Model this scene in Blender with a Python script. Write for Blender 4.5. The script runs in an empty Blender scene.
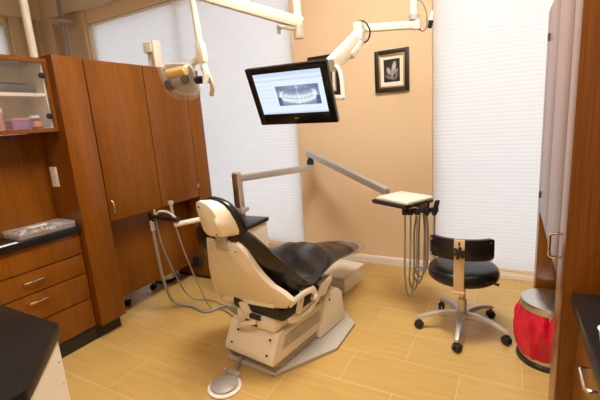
import bpy, bmesh, math, random
from mathutils import Matrix, Vector, Euler
random.seed(4)
PI = math.pi
S = bpy.context.scene
COL = S.collection
V = Vector

# ------------------------------------------------------------------ materials
def new_mat(name):
    m = bpy.data.materials.new(name); m.use_nodes = True
    nt = m.node_tree
    return m, nt, nt.nodes['Principled BSDF']

def mat(name, col, rough=.5, metal=0., bump=0., bscale=60., var=0., vscale=8., coat=0., spec=.5):
    m, nt, b = new_mat(name)
    b.inputs['Base Color'].default_value = (*col, 1)
    b.inputs['Roughness'].default_value = rough
    b.inputs['Metallic'].default_value = metal
    b.inputs['Coat Weight'].default_value = coat
    b.inputs['Specular IOR Level'].default_value = spec
    tc = nt.nodes.new('ShaderNodeTexCoord')
    if var:
        n = nt.nodes.new('ShaderNodeTexNoise'); n.inputs['Scale'].default_value = vscale; n.inputs['Detail'].default_value = 4
        nt.links.new(tc.outputs['Object'], n.inputs['Vector'])
        r = nt.nodes.new('ShaderNodeMix'); r.data_type = 'RGBA'
        r.inputs['A'].default_value = (*[c*(1-var) for c in col], 1)
        r.inputs['B'].default_value = (*[min(1, c*(1+var)) for c in col], 1)
        nt.links.new(n.outputs['Fac'], r.inputs['Factor']); nt.links.new(r.outputs['Result'], b.inputs['Base Color'])
    if bump:
        n = nt.nodes.new('ShaderNodeTexNoise'); n.inputs['Scale'].default_value = bscale; n.inputs['Detail'].default_value = 3
        nt.links.new(tc.outputs['Object'], n.inputs['Vector'])
        bp = nt.nodes.new('ShaderNodeBump'); bp.inputs['Strength'].default_value = bump; bp.inputs['Distance'].default_value = .01
        nt.links.new(n.outputs['Fac'], bp.inputs['Height']); nt.links.new(bp.outputs['Normal'], b.inputs['Normal'])
    return m

def wood_mat(name, dark, light, rough):
    m, nt, b = new_mat(name)
    tc = nt.nodes.new('ShaderNodeTexCoord'); mp = nt.nodes.new('ShaderNodeMapping')
    mp.inputs['Scale'].default_value = (160, 160, 5)
    nt.links.new(tc.outputs['Object'], mp.inputs['Vector'])
    n = nt.nodes.new('ShaderNodeTexNoise'); n.inputs['Scale'].default_value = 1.; n.inputs['Detail'].default_value = 6
    nt.links.new(mp.outputs['Vector'], n.inputs['Vector'])
    mp2 = nt.nodes.new('ShaderNodeMapping'); mp2.inputs['Scale'].default_value = (7, 7, .6)
    nt.links.new(tc.outputs['Object'], mp2.inputs['Vector'])
    n2 = nt.nodes.new('ShaderNodeTexNoise'); n2.inputs['Scale'].default_value = 1.; n2.inputs['Detail'].default_value = 3
    nt.links.new(mp2.outputs['Vector'], n2.inputs['Vector'])
    ad = nt.nodes.new('ShaderNodeMath'); ad.operation = 'ADD'
    nt.links.new(n.outputs['Fac'], ad.inputs[0]); nt.links.new(n2.outputs['Fac'], ad.inputs[1])
    rp = nt.nodes.new('ShaderNodeValToRGB')
    rp.color_ramp.elements[0].position = .60; rp.color_ramp.elements[0].color = (*dark, 1)
    rp.color_ramp.elements[1].position = 1.0; rp.color_ramp.elements[1].color = (*light, 1)
    sc = nt.nodes.new('ShaderNodeMath'); sc.operation = 'MULTIPLY'; sc.inputs[1].default_value = .8
    nt.links.new(ad.outputs[0], sc.inputs[0]); nt.links.new(sc.outputs[0], rp.inputs['Fac'])
    nt.links.new(rp.outputs['Color'], b.inputs['Base Color'])
    b.inputs['Roughness'].default_value = rough; b.inputs['Specular IOR Level'].default_value = .42
    return m

def floor_mat():
    m, nt, b = new_mat('floor_tiles')
    g = nt.nodes.new('ShaderNodeNewGeometry'); mp = nt.nodes.new('ShaderNodeMapping')
    mp.inputs['Location'].default_value = (-.1 + .3048 + 20*.6096, -2.07 + 20*.3048, 0)
    nt.links.new(g.outputs['Position'], mp.inputs['Vector'])
    br = nt.nodes.new('ShaderNodeTexBrick')
    br.offset = .5; br.offset_frequency = 2
    br.inputs['Scale'].default_value = 1; br.inputs['Brick Width'].default_value = .6096; br.inputs['Row Height'].default_value = .3048
    br.inputs['Mortar Size'].default_value = .0026; br.inputs['Mortar Smooth'].default_value = .3; br.inputs['Bias'].default_value = 0
    br.inputs['Color1'].default_value = (.52, .330, .100, 1); br.inputs['Color2'].default_value = (.57, .365, .116, 1)
    br.inputs['Mortar'].default_value = (.66, .47, .22, 1)
    nt.links.new(mp.outputs['Vector'], br.inputs['Vector'])
    mp2 = nt.nodes.new('ShaderNodeMapping'); mp2.inputs['Scale'].default_value = (1.5, 14, 1)
    nt.links.new(g.outputs['Position'], mp2.inputs['Vector'])
    n = nt.nodes.new('ShaderNodeTexNoise'); n.inputs['Scale'].default_value = 2.2; n.inputs['Detail'].default_value = 6
    nt.links.new(mp2.outputs['Vector'], n.inputs['Vector'])
    mr = nt.nodes.new('ShaderNodeMapRange'); mr.inputs['To Min'].default_value = .82; mr.inputs['To Max'].default_value = 1.16
    nt.links.new(n.outputs['Fac'], mr.inputs['Value'])
    mx = nt.nodes.new('ShaderNodeMix'); mx.data_type = 'RGBA'; mx.blend_type = 'MULTIPLY'; mx.inputs['Factor'].default_value = 1
    nt.links.new(br.outputs['Color'], mx.inputs['A']); nt.links.new(mr.outputs['Result'], mx.inputs['B'])
    nt.links.new(mx.outputs['Result'], b.inputs['Base Color'])
    b.inputs['Roughness'].default_value = .33; b.inputs['Specular IOR Level'].default_value = .4
    bp = nt.nodes.new('ShaderNodeBump'); bp.inputs['Strength'].default_value = .25; bp.inputs['Distance'].default_value = .002; bp.invert = True
    nt.links.new(br.outputs['Fac'], bp.inputs['Height']); nt.links.new(bp.outputs['Normal'], b.inputs['Normal'])
    return m

def granite_mat():
    m, nt, b = new_mat('black_granite')
    tc = nt.nodes.new('ShaderNodeTexCoord')
    n = nt.nodes.new('ShaderNodeTexVoronoi'); n.inputs['Scale'].default_value = 240
    nt.links.new(tc.outputs['Object'], n.inputs['Vector'])
    rp = nt.nodes.new('ShaderNodeValToRGB')
    rp.color_ramp.elements[0].position = 0; rp.color_ramp.elements[0].color = (.05, .042, .036, 1)
    rp.color_ramp.elements[1].position = .35; rp.color_ramp.elements[1].color = (.010, .009, .009, 1)
    nt.links.new(n.outputs['Distance'], rp.inputs['Fac'])
    nt.links.new(rp.outputs['Color'], b.inputs['Base Color'])
    b.inputs['Roughness'].default_value = .28; b.inputs['Specular IOR Level'].default_value = .22
    return m

def shade_mat():
    m, nt, b = new_mat('cellular_shade')
    out = nt.nodes['Material Output']; nt.nodes.remove(b)
    d = nt.nodes.new('ShaderNodeBsdfDiffuse'); d.inputs['Color'].default_value = (.80, .80, .80, 1)
    t = nt.nodes.new('ShaderNodeBsdfTranslucent'); t.inputs['Color'].default_value = (.82, .825, .84, 1)
    mx = nt.nodes.new('ShaderNodeMixShader'); mx.inputs[0].default_value = .5
    nt.links.new(d.outputs[0], mx.inputs[1]); nt.links.new(t.outputs[0], mx.inputs[2]); nt.links.new(mx.outputs[0], out.inputs[0])
    return m

def pane_mat(name, tint, gloss=.08, diffuse=0., rough=.02, refr=0.):
    m, nt, b = new_mat(name)
    out = nt.nodes['Material Output']; nt.nodes.remove(b)
    t = nt.nodes.new('ShaderNodeBsdfTransparent'); t.inputs['Color'].default_value = (*tint, 1)
    last = t
    if refr:
        r = nt.nodes.new('ShaderNodeBsdfRefraction'); r.inputs['Color'].default_value = (*tint, 1)
        r.inputs['Roughness'].default_value = .35; r.inputs['IOR'].default_value = 1.15
        mx = nt.nodes.new('ShaderNodeMixShader'); mx.inputs[0].default_value = refr
        nt.links.new(last.outputs[0], mx.inputs[1]); nt.links.new(r.outputs[0], mx.inputs[2]); last = mx
    if diffuse:
        d = nt.nodes.new('ShaderNodeBsdfDiffuse'); d.inputs['Color'].default_value = (*[c*.92 for c in tint], 1)
        mx = nt.nodes.new('ShaderNodeMixShader'); mx.inputs[0].default_value = diffuse
        nt.links.new(last.outputs[0], mx.inputs[1]); nt.links.new(d.outputs[0], mx.inputs[2]); last = mx
    g = nt.nodes.new('ShaderNodeBsdfGlossy'); g.inputs['Roughness'].default_value = rough
    mx = nt.nodes.new('ShaderNodeMixShader'); mx.inputs[0].default_value = gloss
    nt.links.new(last.outputs[0], mx.inputs[1]); nt.links.new(g.outputs[0], mx.inputs[2])
    nt.links.new(mx.outputs[0], out.inputs[0])
    return m

def emit_attr_mat(name, strength, emit=True):
    m, nt, b = new_mat(name)
    a = nt.nodes.new('ShaderNodeVertexColor'); a.layer_name = 'Col'
    if emit:
        b.inputs['Base Color'].default_value = (.02, .02, .02, 1)
        nt.links.new(a.outputs['Color'], b.inputs['Emission Color']); b.inputs['Emission Strength'].default_value = strength
        b.inputs['Roughness'].default_value = .3
    else:
        nt.links.new(a.outputs['Color'], b.inputs['Base Color']); b.inputs['Roughness'].default_value = .4
    return m

def emit_mat(name, col, strength):
    m, nt, b = new_mat(name)
    b.inputs['Base Color'].default_value = (*col, 1)
    b.inputs['Emission Color'].default_value = (*col, 1); b.inputs['Emission Strength'].default_value = strength
    return m

M = {}
M['wood'] = wood_mat('cherry_laminate', (.145, .042, .0025), (.225, .070, .0045), .27)
M['floor'] = floor_mat()
M['granite'] = granite_mat()
M['shade'] = shade_mat()
M['wall'] = mat('beige_paint', (.78, .58, .365), .75, bump=.05, bscale=200)
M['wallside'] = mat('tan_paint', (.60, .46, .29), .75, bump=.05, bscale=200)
M['ceil'] = mat('ceiling_paint', (.72, .59, .42), .8)
M['white'] = mat('white_paint', (.85, .80, .72), .4)
M['lam'] = mat('white_laminate', (.80, .72, .60), .4)
M['cream'] = mat('cream_plastic', (.84, .76, .60), .35, var=.05, vscale=5)
M['ivory'] = mat('ivory_enamel', (.78, .73, .61), .35)
M['greyplate'] = mat('grey_painted_steel', (.47, .42, .36), .45, var=.1, vscale=10)
M['vinyl'] = mat('black_vinyl', (.013, .011, .010), .27, bump=.5, bscale=11, spec=.42)
M['black'] = mat('black_plastic', (.012, .012, .013), .4)
M['blackgloss'] = mat('glossy_black', (.006, .006, .007), .22)
M['rubber'] = mat('black_rubber', (.015, .015, .015), .6)
M['steel'] = mat('brushed_steel', (.64, .62, .60), .28, 1., bump=.04, bscale=150)
M['chrome'] = mat('chrome', (.75, .72, .68), .12, 1.)
M['alu'] = mat('satin_aluminium', (.58, .565, .54), .38, .6)
M['hose'] = mat('grey_hose', (.30, .275, .235), .45)
M['hosed'] = mat('dark_grey_hose', (.25, .24, .23), .45)
M['red'] = mat('red_plastic_film', (.66, .012, .04), .25, bump=.5, bscale=14, var=.25, vscale=14)
M['kick'] = mat('black_kick', (.012, .011, .010), .45)
M['gap_shade'] = mat('painted_gap_shade', (.012, .006, .003), .8)  # near-black colour standing in for shade between doors and drawers
M['glass'] = pane_mat('window_glass', (1, 1, 1), .05)
M['frost'] = pane_mat('frosted_glass', (.95, .94, .93), .04, .035, .12, .22)
M['clear'] = pane_mat('clear_plastic', (.93, .90, .84), .14, .10, .08)
M['case'] = pane_mat('clear_case_plastic', (.93, .90, .87), .10, .22, .1)
M['shield'] = pane_mat('clear_lamp_shield', (1, 1, 1), .14, .09, .05)
M['gold'] = mat('gold_trim', (.55, .36, .14), .35, .7)
M['matboard'] = mat('cream_matboard', (.85, .78, .66), .7)
M['amber'] = mat('amber_plastic', (.85, .50, .10), .4)
M['brass'] = mat('wood_cream_bracket', (.70, .50, .26), .35)
M['attr_e'] = emit_attr_mat('screen_picture', 1.0)
M['attr_d'] = emit_attr_mat('print_picture', 1.0, False)
M['purple'] = mat('purple_plastic', (.28, .12, .30), .4)
M['orange'] = mat('orange_plastic', (.80, .20, .04), .4)
M['darkbox'] = mat('charcoal_plastic', (.03, .03, .032), .5)
M['pink'] = mat('pink_plastic', (.55, .25, .25), .4)
M['paper'] = mat('white_paper', (.85, .84, .82), .6)
M['jade'] = mat('blue_plastic', (.12, .25, .45), .4)

# ------------------------------------------------------------------ mesh builder
class MB:
    def __init__(self):
        self.v = []; self.f = []; self.mi = []
    def add(self, verts, faces, mi=0, mx=None):
        o = len(self.v)
        self.v += [(mx @ V(p)) if mx else V(p) for p in verts]
        self.f += [[o+i for i in f] for f in faces]; self.mi += [mi]*len(faces)
        return self
    def from_bm(self, bm, mi=0, mx=None):
        bm.verts.index_update()
        self.add([v.co.copy() for v in bm.verts], [[v.index for v in f.verts] for f in bm.faces], mi, mx); bm.free()
        return self
    def box(self, x0, x1, y0, y1, z0, z1, bev=0., mi=0, mx=None, seg=2):
        bm = bmesh.new()
        bmesh.ops.create_cube(bm, size=1, matrix=Matrix.Translation(((x0+x1)/2, (y0+y1)/2, (z0+z1)/2)) @ Matrix.Diagonal((abs(x1-x0), abs(y1-y0), abs(z1-z0), 1)))
        if bev: bmesh.ops.bevel(bm, geom=bm.edges[:], offset=bev, segments=seg, affect='EDGES', profile=.6)
        return self.from_bm(bm, mi, mx)
    def prism(self, poly, vec, bev=0., mi=0, mx=None):
        bm = bmesh.new()
        a = [bm.verts.new(V(p)) for p in poly]; b = [bm.verts.new(V(p)+V(vec)) for p in poly]
        n = len(poly)
        bm.faces.new(a); bm.faces.new(b[::-1])
        for i in range(n): bm.faces.new([a[i], b[i], b[(i+1) % n], a[(i+1) % n]])
        bmesh.ops.recalc_face_normals(bm, faces=bm.faces[:])
        if bev: bmesh.ops.bevel(bm, geom=bm.edges[:], offset=bev, segments=2, affect='EDGES', profile=.6)
        return self.from_bm(bm, mi, mx)
    def loft(self, rings, cap=True, closed=True, mi=0, mx=None):
        n = len(rings[0]); vs = [p for r in rings for p in r]; fs = []
        for k in range(len(rings)-1):
            for i in range(n if closed else n-1):
                j = (i+1) % n
                fs.append([k*n+i, k*n+j, (k+1)*n+j, (k+1)*n+i])
        if cap: fs += [list(range(n))[::-1], [(len(rings)-1)*n+i for i in range(n)]]
        return self.add(vs, fs, mi, mx)
    def lathe(self, prof, c=(0, 0, 0), axis=(0, 0, 1), seg=32, mi=0, mx=None):
        q = V((0, 0, 1)).rotation_difference(V(axis)).to_matrix().to_4x4(); T = Matrix.Translation(c) @ q
        rings = [[T @ V((max(r, 1e-5)*math.cos(2*PI*i/seg), max(r, 1e-5)*math.sin(2*PI*i/seg), z)) for i in range(seg)] for r, z in prof]
        return self.loft(rings, True, True, mi, mx)
    def tube(self, pts, r, seg=10, mi=0, smooth=0, mx=None, sx=1., sy=1.):
        pts = [V(p) for p in pts]
        if smooth: pts = spline(pts, smooth)
        rr = r if isinstance(r, (list, tuple)) else [r]*len(pts)
        if len(rr) != len(pts):
            m = len(rr)-1; q = []
            for i in range(len(pts)):
                t = i/(len(pts)-1)*m; k = min(int(t), m-1); q.append(rr[k]+(rr[k+1]-rr[k])*(t-k))
            rr = q
        rings = []; up = None
        for i, p in enumerate(pts):
            t = (pts[min(i+1, len(pts)-1)]-pts[max(i-1, 0)]).normalized()
            if up is None:
                up = V((0, 0, 1)) if abs(t.z) < .9 else V((0, 1, 0))
            a = t.cross(up).normalized(); up = a.cross(t).normalized()
            rings.append([p + (a*math.cos(2*PI*k/seg)*sx + up*math.sin(2*PI*k/seg)*sy)*rr[i] for k in range(seg)])
        return self.loft(rings, True, True, mi, mx)
    def bar(self, p, q, w, h, bev=0., mi=0, up=(0, 0, 1)):
        p, q = V(p), V(q); d = q-p; L = d.length; y = d.normalized()
        u = V(up) if abs(y.dot(V(up))) < .95 else V((0, 1, 0))
        x = y.cross(u).normalized(); z = x.cross(y)
        mx = Matrix((x, y, z)).transposed().to_4x4(); mx.translation = (p+q)/2
        return self.box(-w/2, w/2, -L/2, L/2, -h/2, h/2, bev, mi, mx)

def spline(pts, k):
    P = [pts[0]]+pts+[pts[-1]]; out = []
    for i in range(1, len(P)-2):
        a, b, c, d = P[i-1], P[i], P[i+1], P[i+2]
        for j in range(k):
            t = j/k
            out.append(.5*((2*b)+(c-a)*t+(2*a-5*b+4*c-d)*t*t+(3*b-a-3*c+d)*t**3))
    out.append(pts[-1]); return out

W = {}
def link(name, mb, mats, parent=None, local=False, origin=None, flat=False, colors=None):
    me = bpy.data.meshes.new(name)
    inv = Matrix()
    if parent is not None and not local: inv = W[parent].inverted()
    if origin is not None and parent is None: inv = Matrix.Translation(-V(origin))
    me.from_pydata([tuple(inv @ v) for v in mb.v], [], mb.f)
    mats = mats if isinstance(mats, (list, tuple)) else [mats]
    for m in mats: me.materials.append(M[m] if isinstance(m, str) else m)
    for p, i in zip(me.polygons, mb.mi): p.material_index = min(i, len(mats)-1)
    bm = bmesh.new(); bm.from_mesh(me)
    bmesh.ops.recalc_face_normals(bm, faces=bm.faces[:]); bm.to_mesh(me); bm.free()
    if not flat:
        me.shade_smooth(); me.set_sharp_from_angle(angle=math.radians(38))
    if colors:
        a = me.color_attributes.new('Col', 'FLOAT_COLOR', 'POINT')
        for i, c in enumerate(colors): a.data[i].color = (*c, 1)
    me.update()
    o = bpy.data.objects.new(name, me); COL.objects.link(o)
    if parent is not None:
        o.parent = parent; W[o] = W[parent].copy()
    else:
        o.location = origin or (0, 0, 0); W[o] = Matrix.Translation(V(origin or (0, 0, 0)))
    return o

def tag(o, label, cat, group=None):
    o['label'] = label; o['category'] = cat
    if group: o['group'] = group
    return o
def thing(name, label, cat, loc=(0, 0, 0), rz=0., group=None):
    o = bpy.data.objects.new(name, None); COL.objects.link(o); o.empty_display_size = .1
    o.location = loc; o.rotation_euler = (0, 0, rz)
    W[o] = Matrix.Translation(V(loc)) @ Matrix.Rotation(rz, 4, 'Z')
    return tag(o, label, cat, group)
def struct(name, mb, mats, flat=False):
    o = link(name, mb, mats, flat=flat); o['kind'] = 'structure'; return o
def copy_tree(o, parent=None):
    c = o.copy(); COL.objects.link(c)
    if parent is not None: c.parent = parent
    for ch in [x for x in bpy.data.objects if x.parent == o]: copy_tree(ch, c)
    return c

# ------------------------------------------------------------------ room shell
FX0, FX1 = -6.0, .82      # left wall, right wall
FY, BY = 3.55, -1.6       # far wall, back wall
CZ, TZ = 3.09, 3.55       # soffit underside, tray ceiling
struct('floor', MB().box(FX0-.2, FX1+.2, BY-.2, FY+.4, -.12, 0), 'floor')
WL = (-5.06, -1.955)      # left window opening
WR = (-.612, .60)         # right window opening
LZ0, LZ1, RZ0, RZ1 = .09, 2.93, .05, 2.93
w = MB()
def wallseg(x0, x1, z0, z1): w.box(x0, x1, FY, FY+.16, z0, z1)
wallseg(FX0, WL[0], 0, TZ); wallseg(WL[1], WR[0], 0, TZ); wallseg(WR[1], FX1, 0, TZ)
wallseg(*WL, 0, LZ0); wallseg(*WL, LZ1, TZ); wallseg(*WR, 0, RZ0); wallseg(*WR, RZ1, TZ)
struct('wall_far', w, 'wall', True)
w = MB()                   # left wall with a window near the corner
w.box(FX0-.16, FX0, BY, .9, 0, TZ).box(FX0-.16, FX0, 3.02, FY, 0, TZ).box(FX0-.16, FX0, .9, 3.02, 0, .1).box(FX0-.16, FX0, .9, 3.02, 2.99, TZ)
struct('wall_left', w, 'wallside', True)
struct('wall_right', MB().box(FX1, FX1+.16, BY, FY+.16, 0, TZ), 'wall', True)
struct('wall_back', MB().box(FX0-.16, FX1+.16, BY-.16, BY, 0, TZ), 'wall', True)
struct('ceiling', MB().box(FX0-.2, FX1+.2, BY-.2, FY+.2, TZ, TZ+.1), 'ceil', True)
so = MB().box(FX0, FX1, FY-.10, FY, CZ, TZ).box(FX0, FX0+.10, BY, FY-.10, CZ, TZ)
struct('trim_1', so, 'ceil', True)
# corner columns far left
co = MB().box(-5.99, -5.62, FY-.14, FY, 0, CZ, .01).box(-5.42, -5.07, FY-.05, FY, 0, CZ, .01)
struct('trim_2', co, 'wallside')
co = MB().box(-6.0, -5.93, 3.04, 3.16, 0, CZ, .01).box(-6.0, -5.90, 3.36, 3.42, 0, CZ, .01)
struct('trim_3', co, 'wallside')
b = MB()
def skirting(x0, x1, y): b.prism([(x0, y, 0), (x0, y-.016, 0), (x0, y-.016, .062), (x0, y-.009, .078), (x0, y, .08)], (x1-x0, 0, 0))
skirting(WL[1], WR[0], FY)
struct('baseboard_far', b, 'white', True)
b = MB().box(WR[0], WR[1], FY-.012, FY, 0, .04, .003)
struct('baseboard_window', b, 'white', True)

def window(name, x0, x1, z0, z1, nm):
    f = MB(); y0, y1 = FY+.09, FY+.15; t = .05
    f.box(x0, x0+t, y0, y1, z0, z1).box(x1-t, x1, y0, y1, z0, z1).box(x0+t, x1-t, y0, y1, z0, z0+t).box(x0+t, x1-t, y0, y1, z1-t, z1)
    for k in range(1, nm): xx = x0+(x1-x0)*k/nm; f.box(xx-t/2, xx+t/2, y0, y1, z0+t, z1-t)
    o = struct(name, f, 'white', True)
    link('window_glass', MB().box(x0+t, x1-t, y0+.025, y0+.033, z0+t, z1-t), 'glass', o, flat=True)
window('window_1', *WL, LZ0, LZ1, 2); window('window_2', *WR, RZ0, RZ1, 1)
f = MB(); t = .05
f.box(-6.14, -6.08, .9, .95, .1, 2.99).box(-6.14, -6.08, 2.97, 3.02, .1, 2.99).box(-6.14, -6.08, .95, 2.97, .1, .15).box(-6.14, -6.08, .95, 2.97, 2.94, 2.99)
o = struct('window_3', f, 'white', True)
link('window_glass', MB().box(-6.115, -6.107, .95, 2.97, .15, 2.94), 'glass', o, flat=True)

def shade(x0, x1, z0, z1, label, along='x', plane=FY+.045):
    base = (x0, plane, z0) if along == 'x' else (plane, x0, z0)
    t = thing('window_shade', label, 'window shade', base, 0, 'white pleated window shades')
    n = int((z1-z0-.06)/.0165); zs = [z0+.03+(z1-z0-.06)*i/n for i in range(n+1)]
    m = MB(); vs = []
    for i, z in enumerate(zs):
        d = -.001 if i % 2 else .001
        for x in (x0+.004, x1-.004): vs.append((x, plane+d, z) if along == 'x' else (plane-d, x, z))
    m.add(vs, [[2*i, 2*i+1, 2*i+3, 2*i+2] for i in range(n)])
    link('pleated_fabric', m, 'shade', t, flat=True)
    for nm, a, c in (('bottom_rail', z0, z0+.03), ('head_rail', z1-.03, z1)):
        r = MB()
        if along == 'x': r.box(x0+.011, x1-.011, plane-.016, plane+.016, a, c, .004)
        else: r.box(plane-.016, plane+.016, x0+.004, x1-.004, a, c, .004)
        link(nm, r, 'white', t)
shade(WL[0], -3.556, LZ0+.004, LZ1-.004, 'white pleated shade rising over the wooden cabinets left of the cream lamp')
shade(-3.572, WL[1], LZ0+.004, LZ1-.004, 'white pleated shade behind the monitor and the dental lamp', 'x', FY+.0485)
shade(WR[0], WR[1], RZ0+.004, RZ1-.004, 'full height white pleated shade behind the round black stool')
shade(.9, 3.02, .104, 2.986, 'white shade on the side wall at the far left edge above the glass cabinet', 'y', FX0-.045)

# ------------------------------------------------------------------ cabinets
def pull(parent, p, axis, out, L=.10):
    """D shaped bar pull; p centre on the face, axis along, out away from the face"""
    p, a, o = V(p), V(axis), V(out); h = L/2
    m = MB().tube([p-a*h, p-a*h+o*.02, p-a*(h-.008)+o*.027, p+a*(h-.008)+o*.027, p+a*h+o*.02, p+a*h], .0055, 8)
    return link('handle', m, 'chrome', parent)

def tall_cabinet(label, sgn, xf, y0, y1, ym, y2, y3, knee, hz, near_h):
    """sgn -1: faces +x (left of room); sgn +1: faces -x. depth grows by sgn"""
    X = lambda d: xf + sgn*d
    out = (-sgn, 0, 0)
    t = thing('tall_cabinet', label, 'cabinet', (X(.23), (y0+y3)/2, 0))
    ZT, ZB = 1.97, .835
    def bx(m, d0, d1, ya, yb, za, zb, bev=.0015):
        return m.box(min(X(d0), X(d1)), max(X(d0), X(d1)), ya, yb, za, zb, bev)
    link('side_panel', bx(MB(), 0, .46, y0, y1, .11, ZT+.005), 'wood', t)
    link('side_panel', bx(MB(), 0, .46, y2+.006, y3, .03, ZT), 'wood', t)
    c = MB(); bx(c, .022, .46, y1+.001, y2+.005, ZB+.002, ZB+.022); bx(c, .022, .46, y1+.001, y2+.005, ZT-.02, ZT-.002)
    bx(c, .44, .46, y1+.001, y2+.005, ZB+.022, ZT-.02); bx(c, .022, .44, ym-.01, ym+.01, ZB+.022, ZT-.02)
    link('carcass', c, 'wood', t)
    g = MB(); bx(g, .019, .0218, y1+.001, y2+.005, ZB+.004, ZT-.003, 0)  # added sheet behind the doors, its black paints the shade in their gaps
    link('door_gap_shade', g, 'gap_shade', t)
    for k, (a, c_) in enumerate(((y1+.008, ym-.004), (ym+.004, y2-.002))):
        d = link('door', bx(MB(), 0, .019, a, c_, ZB, ZT-.004), 'wood', t)
        if k == 0: pull(d, (X(0), a+.022, hz), (0, 0, 1), out, near_h)
        else:
            for zz in (ZB+.10, ZT-.16):
                h = MB().tube([(X(-.003), c_+.003, zz-.02), (X(-.003), c_+.003, zz+.02)], .007, 8)
                h.box(min(X(-.003), X(.004)), max(X(-.003), X(.004)), c_-.014, c_+.018, zz-.018, zz+.018)
                link('hinge', h, 'chrome' if sgn < 0 else 'darkbox', d)
    link('knee_panel', bx(MB(), knee, knee+.018, y1+.001, y2+.005, .17, ZB+.001), 'wood', t)
    k = MB(); bx(k, .072, .44, y0+.002, y1-.01, 0, .112, 0)
    link('toe_kick', k, 'kick', t)
    k = MB(); bx(k, .012, .44, y2+.016, y3-.01, 0, .032, 0); link('toe_kick', k, 'kick', t)
    return t
tall_cabinet('tall cherry wood cabinet with two long doors left of the dental chair', -1, -2.54, 1.50, 1.70, 2.185, 2.63, 2.80, .16, .94, .09)
tall_cabinet('tall cherry wood cabinet at the right edge above the red bagged bin', 1, .165, 1.42, 1.59, 2.10, 2.62, 2.79, .40, .945, .09)
# outlet on the inner side of the near side panel
t = thing('wall_outlet', 'white double outlet on the side of the tall wooden cabinet', 'outlet', (-2.757, 1.497, 1.2))
link('plate', MB().box(-2.795, -2.72, 1.491, 1.499, 1.13, 1.268, .003), 'white', t)
for z in (1.165, 1.233): link('socket', MB().box(-2.775, -2.74, 1.4885, 1.492, z-.02, z+.02, .003), 'lam', t)
t = thing('junction_box', 'small black box low on the wooden end panel behind the chair back', 'box', (-2.65, 2.63, .13))
link('body', MB().box(-2.70, -2.605, 2.595, 2.635, .125, .24, .006), 'darkbox', t)
link('cover', MB().box(-2.692, -2.613, 2.590, 2.596, .133, .232, .004), 'black', t)

# drawer cabinet left with granite top
t = thing('drawer_cabinet', 'cherry wood drawer cabinet under the left black countertop', 'cabinet', (-2.85, 1.1, 0))
link('carcass', MB().box(-3.1, -2.623, .64, 1.497, .11, .812), 'gap_shade', t)  # body coloured near-black to paint shade into the drawer gaps
for k, (a, c) in enumerate(((.664, .81), (.520, .656), (.330, .512), (.112, .322))):
    for (ya, yb) in ((.86, 1.492), (.645, .852)):
        d = link('drawer', MB().box(-2.62, -2.60, ya, yb, a, c, .0015), 'wood', t)
        if yb > 1.4 and k in (1, 2): pull(d, (-2.60, 1.157, .60 if k == 1 else .465), (0, 1, 0), (1, 0, 0), .11)
link('toe_kick', MB().box(-3.0, -2.612, .64, 1.495, 0, .111), 'kick', t)
tag(link('countertop', MB().box(-3.1, -2.575, .62, 1.498, .815, .858, .008), 'granite', origin=(-2.85, 1.1, .815)), 'black granite countertop carrying the clear plastic case at left', 'countertop')
tag(link('back_panel', MB().box(-2.86, -2.835, .62, 1.499, .859, 1.50), 'wood', origin=(-2.85, 1.1, .86)), 'cherry wood back panel above the left countertop', 'panel')

# glass fronted wall cabinet
t = thing('wall_cabinet', 'wooden wall cabinet with a frosted glass door at upper left', 'cabinet', (-2.85, 1.1, 1.5))
c = MB().box(-2.86, -2.625, .62, 1.498, 1.502, 1.522).box(-2.86, -2.60, .62, 1.498, 1.93, 1.955).box(-2.625, -2.60, .62, 1.498, 1.502, 1.525)
c.box(-2.86, -2.60, 1.478, 1.498, 1.523, 1.929).box(-2.86, -2.60, .62, .64, 1.523, 1.929)
link('carcass', c, 'wood', t)
link('liner', MB().box(-2.858, -2.85, .641, 1.477, 1.523, 1.929).box(-2.85, -2.626, 1.470, 1.4775, 1.523, 1.929).box(-2.85, -2.626, .641, 1.469, 1.5225, 1.526), 'lam', t)
link('shelf', MB().box(-2.85, -2.628, .641, 1.469, 1.725, 1.745), 'white', t)
d = link('glass_door', MB().box(-2.606, -2.60, .645, 1.472, 1.528, 1.926), 'frost', t, flat=True)
for z in (1.60, 1.85): link('hinge', MB().lathe([(0, -.006), (.016, -.006), (.018, -.002), (.018, .004), (.014, .008), (0, .008)], (-2.598, 1.45, z), (1, 0, 0), 20).box(-2.61, -2.596, 1.45, 1.476, z-.012, z+.012, .002), 'black', d)
def cup(name, x, y, z, r, h, body, lid, label, cat):
    t = thing(name, label, cat, (x, y, z))
    link('body', MB().lathe([(0, 0), (r*.9, 0), (r, .006), (r, h*.8), (r*.92, h*.82), (0, h*.82)], (x, y, z)), body, t)
    link('lid', MB().lathe([(0, h*.80), (r*1.04, h*.80), (r*1.04, h*.97), (r*.98, h), (0, h)], (x, y, z)), lid, t)
SG = 'items behind the frosted glass door'
t = thing('instrument_tray', 'long dark tray on the upper shelf behind frosted glass', 'tray', (-2.74, 1.25, 1.746), 0, SG)
link('body', MB().box(-2.80, -2.68, 1.02, 1.44, 1.746, 1.80, .008), 'darkbox', t)
link('rim', MB().box(-2.806, -2.674, 1.014, 1.446, 1.80, 1.81, .004), 'black', t)
t = thing('supply_box', 'purple box on the lower shelf behind frosted glass', 'box', (-2.74, 1.32, 1.527), 0, SG)
link('body', MB().box(-2.79, -2.68, 1.27, 1.37, 1.527, 1.58, .004), 'purple', t)
link('lid', MB().box(-2.793, -2.677, 1.267, 1.373, 1.58, 1.596, .004), 'pink', t)
cup('jar', -2.72, 1.425, 1.527, .027, .085, 'darkbox', 'white', 'dark jar with white lid on the lower shelf behind frosted glass', 'jar')
t = thing('jar', 'orange labelled dark canister nearest the glass door hinge', 'jar', (-2.67, 1.415, 1.527), 0, SG)
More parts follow.
